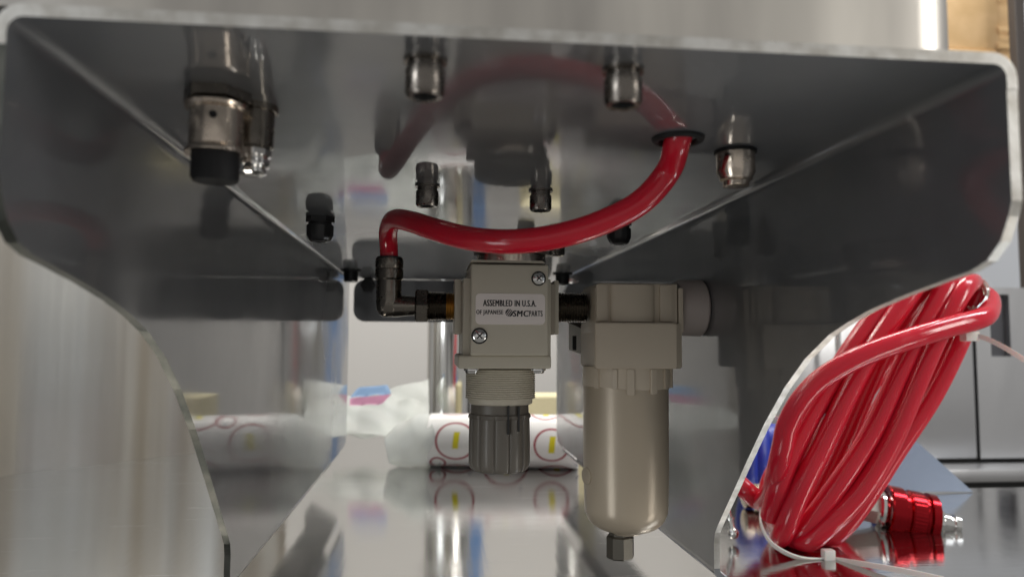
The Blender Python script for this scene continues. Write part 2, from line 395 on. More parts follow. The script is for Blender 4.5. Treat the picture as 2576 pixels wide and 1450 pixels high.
link('valve_body', bm, m_reg, rt, 40)
bm = nb()   # raised rim of the front, a step back on both sides
box(bm, (x0-.0035, YFc+.006, fz(902, YFc+.006)), (x1+.0022, .425, fz(700, YFc+.006)), .0008)
box(bm, (fx(1143, .383), .378, fz(840, .378)), (fx(1160, .383), .408, fz(703, .378)), .0008)
box(bm, (fx(1390, .383), .378, fz(840, .378)), (fx(1402, .383), .408, fz(703, .378)), .0008)
link('side_frame', bm, m_reg, rt, 40)
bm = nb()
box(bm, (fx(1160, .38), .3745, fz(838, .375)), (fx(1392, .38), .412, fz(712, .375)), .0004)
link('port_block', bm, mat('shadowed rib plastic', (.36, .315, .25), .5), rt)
bm = nb(); box(bm, (at(1152, 900, .366).x, .3655, fz(927, .366)), (at(1387, 900, .366).x, .424, fz(893, .366)), .0014, 3)
link('base_block', bm, m_reg, rt, 40)
bm = nb(); prism(bm, [(at(1183, 660, .366).x, fz(661, .366)), (at(1372, 660, .366).x, fz(661, .366)), (at(1368, 660, .366).x-.0008, fz(655, .366)), (at(1187, 660, .366).x, fz(655, .366))], 'Y', .3655, .42); link('top_step', bm, m_reg, rt)
zc = fz(655, .37)
bm = nb(); lathe(bm, (AX.x-.001, YA, zc-.001), (0, 0, 1), [(0, .0185), (.0055, .0185), (.006, .0178)], 56); link('bonnet_ring', bm, m_nick, rt, 40)
bm = nb(); lathe(bm, (AX.x-.001, YA, zc+.005), (0, 0, 1), [(0, .0200), (.0095, .0200), (.0105, .0190), (.0105, 0)], 56); link('top_cap', bm, m_knob, rt, 40)
for px, py, r in ((1355, 700, .0031), (1206, 844, .0034)):
    c = at(px, py, YFc)
    bm = nb(); lathe(bm, c + Vector((0, -.0001, 0)), (0, 1, 0), [(-.0002, r*1.18), (.001, r*1.18)], 32); link('screw_recess', bm, m_dark, rt)
    screw_head('face_screw', c + Vector((0, -.0003, 0)), (0, -1, 0), r, rt)
for px in (1187, 1352):
    c = at(px, 927, .372); bm = nb(); lathe(bm, c, (0, 0, -1), [(0, .0042), (.0008, .0042), (.0010, .0036), (.0022, .003), (.0026, 0)], 28); link('base_screw', bm, m_chrome, rt, 40)
# threaded neck
zt = fz(927, .385); zn = fz(1002, .385); prof_n = []
n = 14
rr = (at(1346, 950, .389).x - at(1171, 950, .389).x)/2; nx = (at(1346, 950, .389).x + at(1171, 950, .389).x)/2
for k in range(n):
    t0 = (zt-zn)*k/n; dt = (zt-zn)/n
    prof_n += [(t0, rr-.0006), (t0+dt*.45, rr), (t0+dt*.75, rr-.0001)]
prof_n += [(zt-zn, rr-.001), (zt-zn+.0001, rr-.0015), (zt-zn+.0022, rr-.0015), (zt-zn+.0028, rr-.0024)]
bm = nb(); lathe(bm, (nx, .389, zt), (0, 0, -1), prof_n, 72); link('threaded_neck', bm, m_reg, rt, 50)
# knob
kr = (at(1333, 1100, .389).x - at(1179, 1100, .389).x)/2; kx = (at(1333, 1100, .389).x + at(1179, 1100, .389).x)/2
zk = zn-.0028; hk = zk - fz(1180, .385)
def fl(th, t):
    if t < .006: return 1
    f = (th/(2*pi)*12) % 1
    return 1 - .055*math.exp(-((f-.5)/.07)**2) + .012*cos(2*pi*f)
bm = nb(); lathe(bm, (kx, .389, zk), (0, 0, -1), [(0, kr*.94), (.0045, kr*.95), (.0052, kr*1.0), (.0068, kr*1.02), (.0072, kr*.985), (.008, kr*.975), (hk*.6, kr*.99), (hk-.003, kr*.985), (hk-.001, kr*.94), (hk, kr*.90), (hk+.0012, kr*.72), (hk+.0014, 0)], 240, fl)
link('adjusting_knob', bm, m_knob, rt, 30)
for px, y0, y1 in ((1279, 1018, 1092), (1305, 1022, 1085)):
    c = at(px, 1050, .389-kr*cos(math.asin(min(.95, (at(px, 1050, .37).x-kx)/kr)))-.0003)
    bm = nb(); box(bm, (c.x-.0005, c.y-.0001, fz(y1, c.y)), (c.x+.0005, c.y+.003, fz(y0, c.y))); link('knob_slit', bm, m_dark, rt)
# label with print
a = at(1196, 815, YFc); b = at(1371, 739, YFc)
bm = nb(); prism(bm, rrect(a.x, a.z, b.x, b.z, .0022), 'Y', YFc-.00022, YFc+.0002); lab = link('label_plate', bm, m_label, rt)
def text(s, cx, cz, w, h, y, parent, m=m_ink, fat=.012, shear=0, bold=0):
    cu = bpy.data.curves.new('t', 'FONT'); cu.body = s; cu.align_x = 'CENTER'; cu.align_y = 'CENTER'; cu.offset = fat; cu.shear = shear; cu.resolution_u = 3; cu.space_character = 1.13
    o = bpy.data.objects.new('t', cu); C.objects.link(o); bpy.context.view_layer.update()
    me = bpy.data.meshes.new_from_object(o.evaluated_get(bpy.context.evaluated_depsgraph_get()))
    bpy.data.objects.remove(o)
    xs = [q.co.x for q in me.vertices]; ys = [q.co.y for q in me.vertices]
    mx, my = (min(xs)+max(xs))/2, (min(ys)+max(ys))/2; sx = w/(max(xs)-min(xs)); sz = h/(max(ys)-min(ys))
    p = parent
    while p.parent: p = p.parent
    cs = []; n0 = len(me.vertices)
    for q in me.vertices:
        u_, v_ = (q.co.x-mx)*sx, (q.co.y-my)*sz
        cs.append(Vector((cx+u_, y, cz+v_)) - p.location)
    fs = [tuple(f.vertices) for f in me.polygons]; bpy.data.meshes.remove(me)
    V = []; F = []
    for k, dx in enumerate((-bold, 0, bold) if bold else (0,)):      # heavier strokes: ink layers a hair apart
        V += [c + Vector((dx, -.00003*k, 0)) for c in cs]; F += [tuple(a+n0*k for a in f) for f in fs]
    me = bpy.data.meshes.new('lettering'); me.from_pydata(V, [], F)
    t = bpy.data.objects.new('lettering', me); C.objects.link(t); t.parent = parent; me.materials.append(m); return t
YT = YFc-.0003
def px2(x, y): return at(x, y, YT)
c = px2(1282.5, 762); text('ASSEMBLED IN U.S.A.', c.x, c.z, px2(1349, 762).x-px2(1216, 762).x, .0031, YT, lab, fat=0, bold=.00013)
c = px2(1232, 786); text('OF JAPANESE', c.x, c.z, px2(1266, 786).x-px2(1199, 786).x, .0028, YT, lab, fat=0, bold=.00008)
c = px2(1310, 788); text('SMC', c.x, c.z, px2(1330, 786).x-px2(1291, 786).x, .0030, YT, lab, fat=0, shear=.1, bold=.00018)
c = px2(1348, 788); text('PARTS', c.x, c.z, px2(1365, 786).x-px2(1332, 786).x, .0028, YT, lab, fat=0, bold=.00008)
c = px2(1281, 786); bm = nb(); R = .0019
for s0, s1 in ((-1.0, -.52), (-.36, -.10), (.10, .36), (.52, 1.0)):    # disc cut by slanted bars
    pts = []
    for k in range(13):
        s = s0+(s1-s0)*k/12; pts.append((s, math.sqrt(max(0, 1-s*s))))
    poly = [(s, h) for s, h in pts] + [(s, -h) for s, h in pts[::-1]]
    ca, sa = cos(radians(-35)), sin(radians(-35))
    vs = [bm.verts.new((c.x + R*(p*ca-q*sa), YT, c.z + R*(p*sa+q*ca))) for p, q in poly]
    bm.faces.new(vs)
bmesh.ops.remove_doubles(bm, verts=bm.verts, dist=1e-7); link('emblem', bm, m_ink, lab)

# ------------------------------------------------------------------ threaded nipple between regulator and filter
def thread(bm, x0, x1, y, z, r, pitch=.0014):
    pr = []; x = 0; L = x1-x0
    while x < L: pr += [(x, r-.0008), (x+pitch*.5, r)]; x += pitch
    pr.append((L, r-.0008)); return lathe(bm, (x0, y, z), (1, 0, 0), pr, 48)
zax = fz(770, .385)
xa, xb = fx(1400, .385), fx(1464, .385)
bm = nb(); thread(bm, xa-.002, xb+.003, YA, zax, .0081)
tag(link('threaded_nipple', bm, m_dnick, None, 25, loc=(xa, YA, zax-.008)), 'dark threaded pipe nipple joining the regulator to the filter', 'pipe fitting')
# ------------------------------------------------------------------ elbow fitting
e0 = at(979, 700, YA); ez = zax
rt = thing('push_in_elbow', (e0.x, YA, ez), 'dark nickel push-in elbow on the left port of the regulator', 'pipe fitting')
ztop = at(979, 650, YA).z; L = ztop-ez
bm = nb(); lathe(bm, (e0.x, YA, ztop), (0, 0, -1), [(0, .0062), (0.0001, .0071), (.0045, .0074), (.0052, .0070), (.0056, .0070), (.006, .0074), (.0105, .0074), (.0115, .0066), (L-.002, .0066), (L+.002, .0064), (L+.0045, .005), (L+.0058, .003), (L+.006, 0)], 48); link('elbow_body', bm, m_dnick, rt, 35)
bm = nb(); lathe(bm, (e0.x, YA, ztop+.0008), (0, 0, -1), [(0, .0056), (0, .0066), (.003, .0068)], 40); link('release_collar', bm, m_gland, rt, 40)
xn0, xn1 = fx(1044, .39), fx(1078, .39)
bm = nb(); lathe(bm, (e0.x, YA, ez), (1, 0, 0), [(0, .0058), (.0035, .0060), (xn0-e0.x-.0035, .0052), (xn0-e0.x, .0050)], 40); link('side_arm', bm, m_dnick, rt, 40)
bm = nb(); lathe(bm, (xn0, YA, ez), (1, 0, 0), [(0, .0082), (.0008, .0096), (xn1-xn0-.0008, .0096), (xn1-xn0, .0082)], 6); link('hex_nut', bm, m_dnick, rt)
bm = nb(); thread(bm, xn1, fx(1120, .39), YA, ez, .0078); link('thread', bm, m_dnick, rt, 25)
bm = nb(); thread(bm, fx(1118, .39), fx(1145, .39), YA, ez, .0074); link('sealed_thread', bm, m_brass, rt, 25)

# ------------------------------------------------------------------ red tube from the grommet to the elbow
gp = on_plate(1706, 347)
pts = [gp + Vector((.006, -.001, .03)), gp + Vector((.003, -.0008, .01)), gp, at(1682, 428, .262), at(1612, 508, .266), at(1510, 561, .270), at(1400, 594, .274), at(1290, 607, .279), at(1185, 600, .289), at(1095, 577, .306), at(1030, 556, .330), at(992, 552, .355), at(977, 578, .378), at(978, 622, .390), Vector((e0.x, YA, ztop-.004))]
bm = nb(); tube(bm, cat(pts, 12), .00475, 28)
tag(link('red_tube', bm, m_red, None, 60, loc=tuple(at(1290, 607, .279))), 'single red air tube bowing from the grommet down to the elbow fitting', 'air tube')

# ------------------------------------------------------------------ air filter
rt = thing('air_filter', (fx(1590, .39), YA, fz(1345, .39)), 'beige air filter with long round metal bowl, right of the regulator', 'air filter')
YB0 = .366
def X(x, Y): return at(x, 850, Y).x
def Z(y, Y): return at(1590, y, Y).z
bm = nb()
box(bm, (X(1465, .408), .376, Z(836, .374)), (X(1465, .408)+.003, .412, Z(722, .374)), .0007)
link('port_flange', bm, m_beige, rt, 40)
bm = nb(); box(bm, (X(1706, .375), .374, Z(836, .374)), (X(1719, .375), .412, Z(722, .374)), .0007)
link('port_flange', bm, m_beige, rt, 40)
bm = nb(); box(bm, (X(1465, .408)+.0015, .3735, Z(812, .373)), (X(1706, .373), .414, Z(712, .373)), .0008); link('head_block', bm, m_beige, rt, 40)
bm = nb()
cx = (X(1538, .37)+X(1652, .37))/2; w2 = (X(1652, .37)-X(1538, .37))/2
pl = [(cx-w2, .374)] + [(cx+w2*math.sin(radians(-80+160*k/14)), .374-.0045*cos(radians(-80+160*k/14))**.8) for k in range(15)] + [(cx+w2, .374)]
prism(bm, pl, 'Z', Z(809, .371), Z(716, .371)); link('round_front', bm, m_beige, rt, 30)
for p0, p1 in ((1500, 1528), (1660, 1692)):
    bm = nb(); box(bm, (X(p0, .373), .3722, Z(808, .373)), (X(p1, .373), .3740, Z(716, .373)), .0004); link('raised_panel', bm, m_beige, rt, 40)
bm = nb()
pl = [(X(1466, .408), .378), (X(1466, .408)+.0004, .374), (X(1496, YB0), YB0), (X(1704, YB0), YB0), (X(1705, YB0), .372), (X(1716, .374), .374), (X(1716, .374), .414), (X(1466, .408), .414)]
prism(bm, pl, 'Z', Z(927, YB0), Z(811, YB0)); bmesh.ops.bevel(bm, geom=list(bm.edges), offset=.0006, segments=2, affect='EDGES'); link('lower_block', bm, m_beige, rt, 35)
bx0, bx1 = X(1466, .3905), X(1683, .3905); bcx = (bx0+bx1)/2; br = (bx1-bx0)/2
# collar with tabs
zc0 = Z(926, .385); zc1 = Z(980, .37)
bm = nb(); lathe(bm, (bcx, .3905, zc0+.001), (0, 0, -1), [(0, br*.985), (zc0-zc1-.0005, br*.985), (zc0-zc1+.001, br*.955)], 64); link('bowl_collar', bm, m_beige, rt, 40)
ztab = zc0
def tab(th0, th1, zlo, r0, r1):
    bm = nb(); n = 6; vs = []
    pl = [(bcx+r1*sin(th0+(th1-th0)*k/n), .3905-r1*cos(th0+(th1-th0)*k/n)) for k in range(n+1)] + [(bcx+r0*sin(th1+(th0-th1)*k/n), .3905-r0*cos(th1+(th0-th1)*k/n)) for k in range(n+1)]
    prism(bm, pl, 'Z', zlo, ztab); bmesh.ops.bevel(bm, geom=list(bm.edges), offset=.0003, segments=1, affect='EDGES'); link('bayonet_tab', bm, m_beige, rt, 30)
for c0, wd, zl in ((-.50, .10, 978), (-.17, .17, 992), (.36, .16, 990), (.74, .10, 978), (1.15, .1, 978), (-.95, .12, 978)):
    tab(c0-wd/2, c0+wd/2, Z(zl, .37), br*.95, br*1.025)
# bowl
zb0 = zc1+.001; zb1 = Z(1346, .385); bwr = (X(1676, .3905)-X(1466, .3905))/2*.99; Lb = zb0-zb1
pr = [(0, bwr), (Lb*.55, bwr*.99), (Lb-.014, bwr*.965)]
for k in range(1, 10):
    t = radians(10*k); pr.append((Lb-.014+.012*sin(t), bwr*.965-.012*(1-cos(t))))
pr += [(Lb-.0012, bwr*.965-.013), (Lb-.0003, .008), (Lb, 0)]
bm = nb(); lathe(bm, (bcx-.0006, .3905, zb0), (0, 0, -1), pr, 80); link('bowl', bm, m_beigem, rt, 40)
dn = at(1560, 1348, .3905)
bm = nb(); lathe(bm, (dn.x, .3905, zb1+.001), (0, 0, -1), [(0, .0060), (.0018, .0060), (.0019, .0066), (.0026, .0074), (.0128, .0074), (.0136, .0068), (.0136, 0)], 8); link('drain_nut', bm, mat('dull dark nut', (.13, .12, .10), .45, .8), rt)
bm = nb(); lathe(bm, (bcx - bwr*.985, .3905-bwr*.2, Z(1195, .385)), (-1, -.35, 0), [(0, .0045), (.0008, .0045), (.0012, .0035), (.0012, 0)], 28); link('guard_button', bm, m_beigem, rt, 40)
bm = nb(); box(bm, (bcx-bwr-.0003, .3875, Z(1290, .385)), (bcx-bwr+.0015, .3895, Z(1230, .385)), .0003); link('sight_slot', bm, m_clear, rt)
xw = X(1719, .385)
bm = nb(); lathe(bm, (xw, YA, zax+.0005), (1, 0, 0), [(-.002, .0140), (.0, .0152), (XR-xw-.0015, .0155), (XR-xw-.0003, .0145)], 56); link('wall_nut', bm, mat('pale washer plastic', (.42, .36, .33), .45), rt, 40)
# small tag on its left side
rt2 = thing('hanging_tag', tuple(at(1446, 905, .43)), 'small white card tag with black mark, left of the filter head', 'tag')
a = at(1431, 892, .43); b = at(1468, 812, .43)
bm = nb(); prism(bm, [(a.x, a.z+.003), (b.x, a.z), (b.x, b.z), (a.x, b.z+.001)], 'Y', .43, .4306); link('card', bm, mat('tag card', (.85, .84, .8), .6), rt2)
bm = nb(); c = at(1445, 862, .4297); box(bm, (c.x-.0011, .4294, c.z-.0042), (c.x+.0011, .4299, c.z+.0042)); link('black_mark', bm, m_ink, rt2)
bm = nb(); a = at(1431, 798, .425); sweep(bm, cat([a, at(1452, 806, .425), at(1472, 816, .425)], 4), [(-.0010, -.003), (.0010, -.003), (.0010, .003), (-.0010, .003)]); link('clip', bm, m_gasket, rt2)

# ------------------------------------------------------------------ rolled film with printed circles
YR = 1.0; rr = .0345
pl = at(1085, 1100, YR-.03); pr_ = at(1460, 1110, YR-.055)
A = Vector((pl.x, YR, rr)); B = Vector((pr_.x, YR-.035, rr)); ax, pa, pb = frame(B-A); Lr = (B-A).length
rt = thing('film_roll', tuple((A+B)/2-Vector((0, 0, rr))), 'white roll of film printed with red circles and yellow bars, lying behind the regulator', 'roll')
bm = nb(); lathe(bm, A, ax, [(0, rr*.35), (-.001, rr*.5), (-.001, rr*.97), (0, rr), (Lr, rr), (Lr+.001, rr*.97), (Lr+.001, rr*.5), (Lr-.001, rr*.4), (Lr-.01, rr*.38)], 64); link('roll_body', bm, m_paper, rt, 40)
def onroll(t, s, k=1.0025):   # t along, s arc length round (0 = facing the camera level, + up)
    th = s/rr; front = Vector((ax.y, -ax.x, 0)); 
    return A + ax*t + (front*cos(th) + Vector((0, 0, 1))*sin(th))*rr*k
def ring(t0, s0, R, w=.0027):
    bm = nb(); n = 56; I = []; O = []
    for k in range(n):
        c_, s_ = cos(2*pi*k/n), sin(2*pi*k/n)
        I.append(bm.verts.new(onroll(t0+(R-w)*c_, s0+(R-w)*s_))); O.append(bm.verts.new(onroll(t0+R*c_, s0+R*s_)))
    for k in range(n): bm.faces.new((I[k], I[(k+1) % n], O[(k+1) % n], O[k]))
    link('printed_ring', bm, m_pring, rt)
def bar(t0, s0, w, h, lean=.1):
    bm = nb(); n = 6; a_ = [bm.verts.new(onroll(t0-w/2+lean*(h*(k/n-.5)), s0+h*(k/n-.5))) for k in range(n+1)]; b_ = [bm.verts.new(onroll(t0+w/2+lean*(h*(k/n-.5)), s0+h*(k/n-.5))) for k in range(n+1)]
    for k in range(n): bm.faces.new((a_[k], b_[k], b_[k+1], a_[k+1]))
    link('printed_bar', bm, m_pyel, rt)
for t0, s0, R in ((.037, .003, .026), (.160, -.001, .0225), (.1, -.045, .029), (.037, -.06, .026), (.165, -.055, .023), (.10, .048, .028), (.152, .055, .02), (.03, .068, .022), (.068, .035, .013), (.185, .022, .012), (.075, .085, .024), (.13, .095, .02), (.013, -.03, .011)):
    ring(t0, s0, R)
    if R > .018: bar(t0+.001, s0+.001, .0075, .021)
for t0, s0 in ((.052, -.033), (.118, -.012), (.066, .030), (.190, -.030)):
    for k in range(3):
        bm = nb(); P_ = [onroll(t0+k*.0012+dx, s0-k*.002+dy) for dx, dy in ((0, 0), (.0032, 0), (.0032, .0011), (0, .0011))]; bm.faces.new([bm.verts.new(p) for p in P_]); link('printed_mark', bm, m_ink2, rt)
# crinkled film wrap at its left end
def blob(name, pts_c, rads, m, label, cat_, seedv=1, amp=.12, seg=40, parent=None):
    random.seed(seedv); ph = [(random.uniform(0, 6.3), random.randint(1, 6), random.uniform(.3, 2)) for _ in range(9)]
    path = cat(pts_c, 8); rings = []; bm = nb(); n = len(path)
    axx, a_, b_ = frame(path[-1]-path[0])
    for i, p in enumerate(path):
        f = i/(n-1)*(len(rads)-1); j = min(int(f), len(rads)-2); r = rads[j]+(rads[j+1]-rads[j])*(f-j)
        ring_ = []
        for k in range(seg):
            th = 2*pi*k/seg; d = sum(sin(th*q+s*i*.35+q0) for q0, q, s in ph)/9
            co = p + (a_*cos(th)+b_*sin(th))*r*(1+amp*2*d); co.z = max(co.z, .0008); ring_.append(bm.verts.new(co))
        rings.append(ring_)
    for P_, Q_ in zip(rings, rings[1:]):
        for k in range(seg): bm.faces.new((P_[k], P_[(k+1) % seg], Q_[(k+1) % seg], Q_[k]))
    bm.faces.new(rings[0][::-1]); bm.faces.new(rings[-1])
    o = link(name, bm, m, parent, 50, loc=None if parent else tuple(pts_c[0]))
    if not parent: tag(o, label, cat_)
    return o
blob('film_wrap', [A+Vector((.004, 0, 0)), A+Vector((-.02, -.002, -.002)), A+Vector((-.042, -.004, -.008)), A+Vector((-.058, -.006, -.014))], [.0348, .033, .026, .016], m_bag, 0, 0, 3, .09, parent=rt)
# flat bag with a coloured print
rt = thing('plastic_bag', tuple(at(930, 1100, 1.18)), 'crumpled clear plastic bag with blue and pink print, left of the film roll', 'bag')
def sheet(name, corners, m, amp, nx_=26, ny_=16, sd=1, parent=rt, thick=.0):
    random.seed(sd); ph = [(random.uniform(0, 6.3), random.uniform(2, 9), random.uniform(2, 9)) for _ in range(8)]
    P00, P10, P11, P01 = [Vector(q) for q in corners]; nrm = (P10-P00).cross(P01-P00).normalized(); g = []; bm = nb()
    for j in range(ny_+1):
        for i in range(nx_+1):
            u_, v_ = i/nx_, j/ny_; p = (P00*(1-u_)+P10*u_)*(1-v_)+(P01*(1-u_)+P11*u_)*v_
            d = sum(abs(sin(u_*a_+v_*b_+c_))-.5 for c_, a_, b_ in ph)/8
            g.append(bm.verts.new(p+nrm*amp*d*2))
    for j in range(ny_):
        for i in range(nx_): k = j*(nx_+1)+i; bm.faces.new((g[k], g[k+1], g[k+nx_+2], g[k+nx_+1]))
    ex = bmesh.ops.solidify(bm, geom=list(bm.faces), thickness=.0006)
    return link(name, bm, m, parent, 60)
sheet('bag_front', [at(840, 1098, 1.12), at(1080, 1100, 1.10), at(1078, 955, 1.22), at(845, 1010, 1.24)], m_bag, .007)
sheet('bag_fold', [at(700, 1085, 1.14), at(990, 1098, 1.06), at(1060, 1010, 1.14), at(860, 995, 1.2)], m_bag, .009, sd=5)
sheet('blue_print', [at(880, 1000, 1.10), at(985, 990, 1.10), at(975, 968, 1.11), at(902, 974, 1.11)], m_bluep, .003, 8, 4, 3)
sheet('pink_print', [at(880, 1020, 1.095), at(960, 1016, 1.095), at(985, 991, 1.10), at(880, 1001, 1.10)], m_pink, .003, 8, 4, 3)
# foam block
a = at(1310, 1050, 1.14); b = at(1490, 978, 1.14)
bm = nb(); box(bm, (a.x, 1.12, .0005), (b.x, 1.20, .083), .005, 3)
tag(link('foam_block', bm, m_sponge, None, 40, loc=((a.x+b.x)/2, 1.16, 0)), 'pale yellow foam block standing behind the film roll', 'foam block')
# round steel column
a = at(1131, 900, 1.32)
rt = thing('steel_column', (a.x, 1.32, 0), 'polished round steel column behind the film roll', 'column')
bm = nb(); lathe(bm, (a.x, 1.32, .0), (0, 0, 1), [(0, .0395), (1.0, .0395)], 64); link('shaft', bm, m_col, rt, 40)
bm = nb(); lathe(bm, (a.x, 1.32, .0), (0, 0, 1), [(0, .046), (.006, .046), (.008, .043)], 64); link('base_ring', bm, m_col, rt, 40)
# blue door and grey panel behind
bm = nb(); box(bm, (.075, 2.2, -.6), (.155, 2.24, 1.2), .004); tag(link('blue_door', bm, m_bluewall, None, loc=(.35, 2.2, -.6)), 'plain blue door far behind the column', 'door')

# left machine: wavy satin steel cladding
rt = thing('steel_cabinet', (-.6, 1.1, 0), 'satin steel machine side with soft vertical folds, standing on the table at the left', 'cabinet')
bm = nb(); n = 90; P0 = Vector((-1.05, .30, 0)); P1 = Vector((-.24, 1.27, 0)); d = (P1-P0); nr = Vector((d.y, -d.x, 0)).normalized(); f = []
for i in range(n+1):
    t = i/n; w = .010*sin(t*23+.6)+.006*sin(t*41+2)
    q = P0+d*t+nr*w; f.append((q.x, q.y))
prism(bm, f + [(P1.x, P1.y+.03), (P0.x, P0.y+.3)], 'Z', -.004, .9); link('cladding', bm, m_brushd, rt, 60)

# right: cabinets behind the table
YC = 1.55
rt = thing('steel_cupboard', (1.1, YC, 0), 'stainless cupboard with upright seam and recessed handle behind the red coil', 'cupboard')
s = at(2457, 1000, YC).x; e = at(2700, 1000, YC).x; l = at(1900, 1000, YC).x
z0 = at(2457, 1152, YC).z; z1 = at(2457, 722, YC).z
bm = nb(); box(bm, (l, YC, z0), (s-.004, YC+.02, z1), .003); link('door', bm, m_cab, rt, 40)
hx0, hx1 = at(2490, 800, YC).x, at(2540, 800, YC).x; hz0, hz1 = at(2515, 896, YC).z, at(2515, 740, YC).z
bm = nb(); box(bm, (s+.004, YC, z0), (hx0, YC+.02, z1)); box(bm, (hx1, YC, z0), (e+.6, YC+.02, z1)); box(bm, (hx0, YC, z0), (hx1, YC+.02, hz0)); box(bm, (hx0, YC, hz1), (hx1, YC+.02, z1)); link('door', bm, m_cab, rt)
bm = nb(); box(bm, (hx0, YC+.016, hz0), (hx1, YC+.02, hz1)); link('handle_recess', bm, mat('recess steel', (.12, .12, .13), .5, .8), rt)
bm = nb(); box(bm, (l, YC+.021, z0-.02), (e+.6, YC+.5, z1-.002)); link('carcass', bm, m_dark, rt)
bm = nb(); box(bm, (l, YC-.09, z0-.035), (e+.6, YC-.01, z0-.008), .004); link('rail', bm, m_cab, rt, 40)
bm = nb(); box(bm, (l, YC-.01, z0-.7), (e+.6, YC+.01, z0-.04)); link('plinth', bm, m_dark, rt)
a = at(2109, 900, YC-.05)
bm = nb(); lathe(bm, (a.x, YC-.05, z0), (0, 0, 1), [(0, .006), (z1-z0, .006)], 20); link('highlight_bar', bm, m_chrome, rt, 40)  # added bright bar standing in for a highlight strip on the door
# blue-grey sheet leaning in front of it
rt_y = .97
q = [at(2000, 1232, .775), at(2448, 1236, .775), at(2285, 1090, .775), at(2215, 1040, .775), at(2000, 1000, .775)]
bm = nb(); prism(bm, [(w.x, max(w.z, .0002)) for w in q], 'Y', .775, .778)
tag(link('steel_sheet', bm, m_bluesteel, None, loc=tuple(q[1])), 'smooth blue-grey steel sheet with slanting edge, right behind the red coil', 'sheet')

# cardboard boxes, upright and red tub top right
YX = 2.0
k = 0
a0 = at(2400, 175, YX)
for (xa_, ya_, xb_, yb_) , nm in zip(((2380, 118, 2508, -160), (2380, 250, 2510, 126), (2511, 62, 2562, -20), (2511, 104, 2562, 64), (2512, 205, 2562, 106)),
    ('tall brown cardboard box at the left of the stack, above the bracket corner', 'brown cardboard box lowest left in the stack, above the bracket corner', 'small brown cardboard box topmost right in the stack',
     'flat brown cardboard box second from the top at the right', 'brown cardboard box lowest at the right, above the red tub')):
    p = at(xa_, ya_, YX); q = at(xb_, yb_, YX)
    rt = thing('cardboard_box', ((p.x+q.x)/2, YX, p.z), nm, 'box', 'stacked cardboard boxes')
    bm = nb(); box(bm, (p.x, YX+random.uniform(0, .03), p.z+.002), (q.x-.002, YX+.35, q.z), .004, 2); link('carton', bm, m_card, rt, 40)
    bm = nb(); box(bm, (p.x+.004, YX-.003, q.z-.022), (q.x-.006, YX-.001, q.z-.006)); link('flap_edge', bm, m_card, rt)
p = at(2520, 250, YX); q = at(2564, 215, YX)
bm = nb(); box(bm, (p.x, YX, p.z), (q.x, YX+.3, q.z), .006, 3); tag(link('red_tub', bm, m_redp, None, 40, loc=(p.x, YX, p.z)), 'red plastic tub edge under the cardboard boxes', 'tub')
p = at(2567, 300, 1.9)
bm = nb(); box(bm, (p.x, 1.9, -1.2), (p.x+.03, 1.93, 2.2), .004); tag(link('shelf_post', bm, m_gasket, None, loc=(p.x, 1.9, -1.2)), 'dark upright shelf post beside the cardboard boxes', 'post')
p = at(2380, 900, 2.05); q = at(2900, 262, 2.05)
bm = nb(); box(bm, (p.x, 2.42, p.z), (q.x+.5, 2.46, q.z+.5), .004); tag(link('white_panel', bm, m_white, None, loc=(p.x, 2.42, p.z)), 'pale blue-white panel far behind the bracket corner at the right', 'panel')

# ------------------------------------------------------------------ red coil
def c6(x, y, Y): return at(1674.4+.5*x, 725.1+.5*y, Y)
turns = [
 ((528, 1150), (574, 990), (654, 790), (776, 560), (940, 300), (1200, -60)),
 ((585, 1240), (680, 1010), (790, 790), (905, 550), (1040, 300), (1290, -60)),
 ((640, 1250), (760, 1050), (885, 790), (1010, 500), (1135, 250), (1360, -60)),
 ((655, 1265), (850, 1010), (1030, 735), (1175, 430), (1300, 170), (1440, -40)),
 ((672, 1275), (905, 1035), (1078, 765), (1228, 430), (1350, 170), (1475, -20)),
 ((690, 1300), (955, 1055), (1132, 775), (1285, 420), (1400, 170), (1510, -10)),
 ((755, 1308), (935, 1150), (1168, 800), (1340, 540), (1475, 270), (1565, 50)),
]
DEP = (.566, .558, .592, .562, .588, .556, .578)
path = []
for i, tn in enumerate(turns):
    dep = DEP[i]
    yb = .575; 
    f = [c6(x, y, dep + (.012 if j in (0,) else 0) + (.008 if j == 5 else 0)) for j, (x, y) in enumerate(tn)]
    nxt = turns[min(i+1, len(turns)-1)]
    path += f
    path += [c6(tn[5][0]+30, tn[5][1]+10, .605), c6(tn[4][0]+10, tn[4][1]+60, .632), c6(tn[3][0]-30, tn[3][1]+60, .642), c6(tn[2][0]-50, tn[2][1]+40, .642), c6(tn[1][0]-60, tn[1][1]+30, .636), c6(nxt[0][0]-20, nxt[0][1]-40, .612)]
# last turn comes over the front as the crossing strand
path = path[:-6]
path += [c6(1625, 50, .585), c6(1625, 115, .560), c6(1577, 152, .545), c6(1400, 200, .538), c6(1200, 262, .534), c6(1040, 318, .534), c6(900, 382, .536), c6(775, 462, .540), c6(675, 570, .544), c6(612, 690, .550), c6(592, 780, .553), c6(572, 870, .558), c6(552, 960, .570), c6(530, 1030, .588), c6(500, 1062, .604), c6(470, 1065, .618), c6(400, 1010, .62), c6(330, 930, .64), c6(290, 820, .70)]
sp = cat(path, 7)
for p in sp:
    if p.z < .0084: p.z = .0084
rtc = thing('red_tube_coil', tuple(Vector((c6(700, 1280, .58).x, .59, 0))), 'tilted coil of glossy red air tube held by white cable ties, right of the bracket', 'tube coil')
bm = nb(); tube(bm, sp, .0082, 20); link('coiled_tube', bm, m_red, rtc, 60)
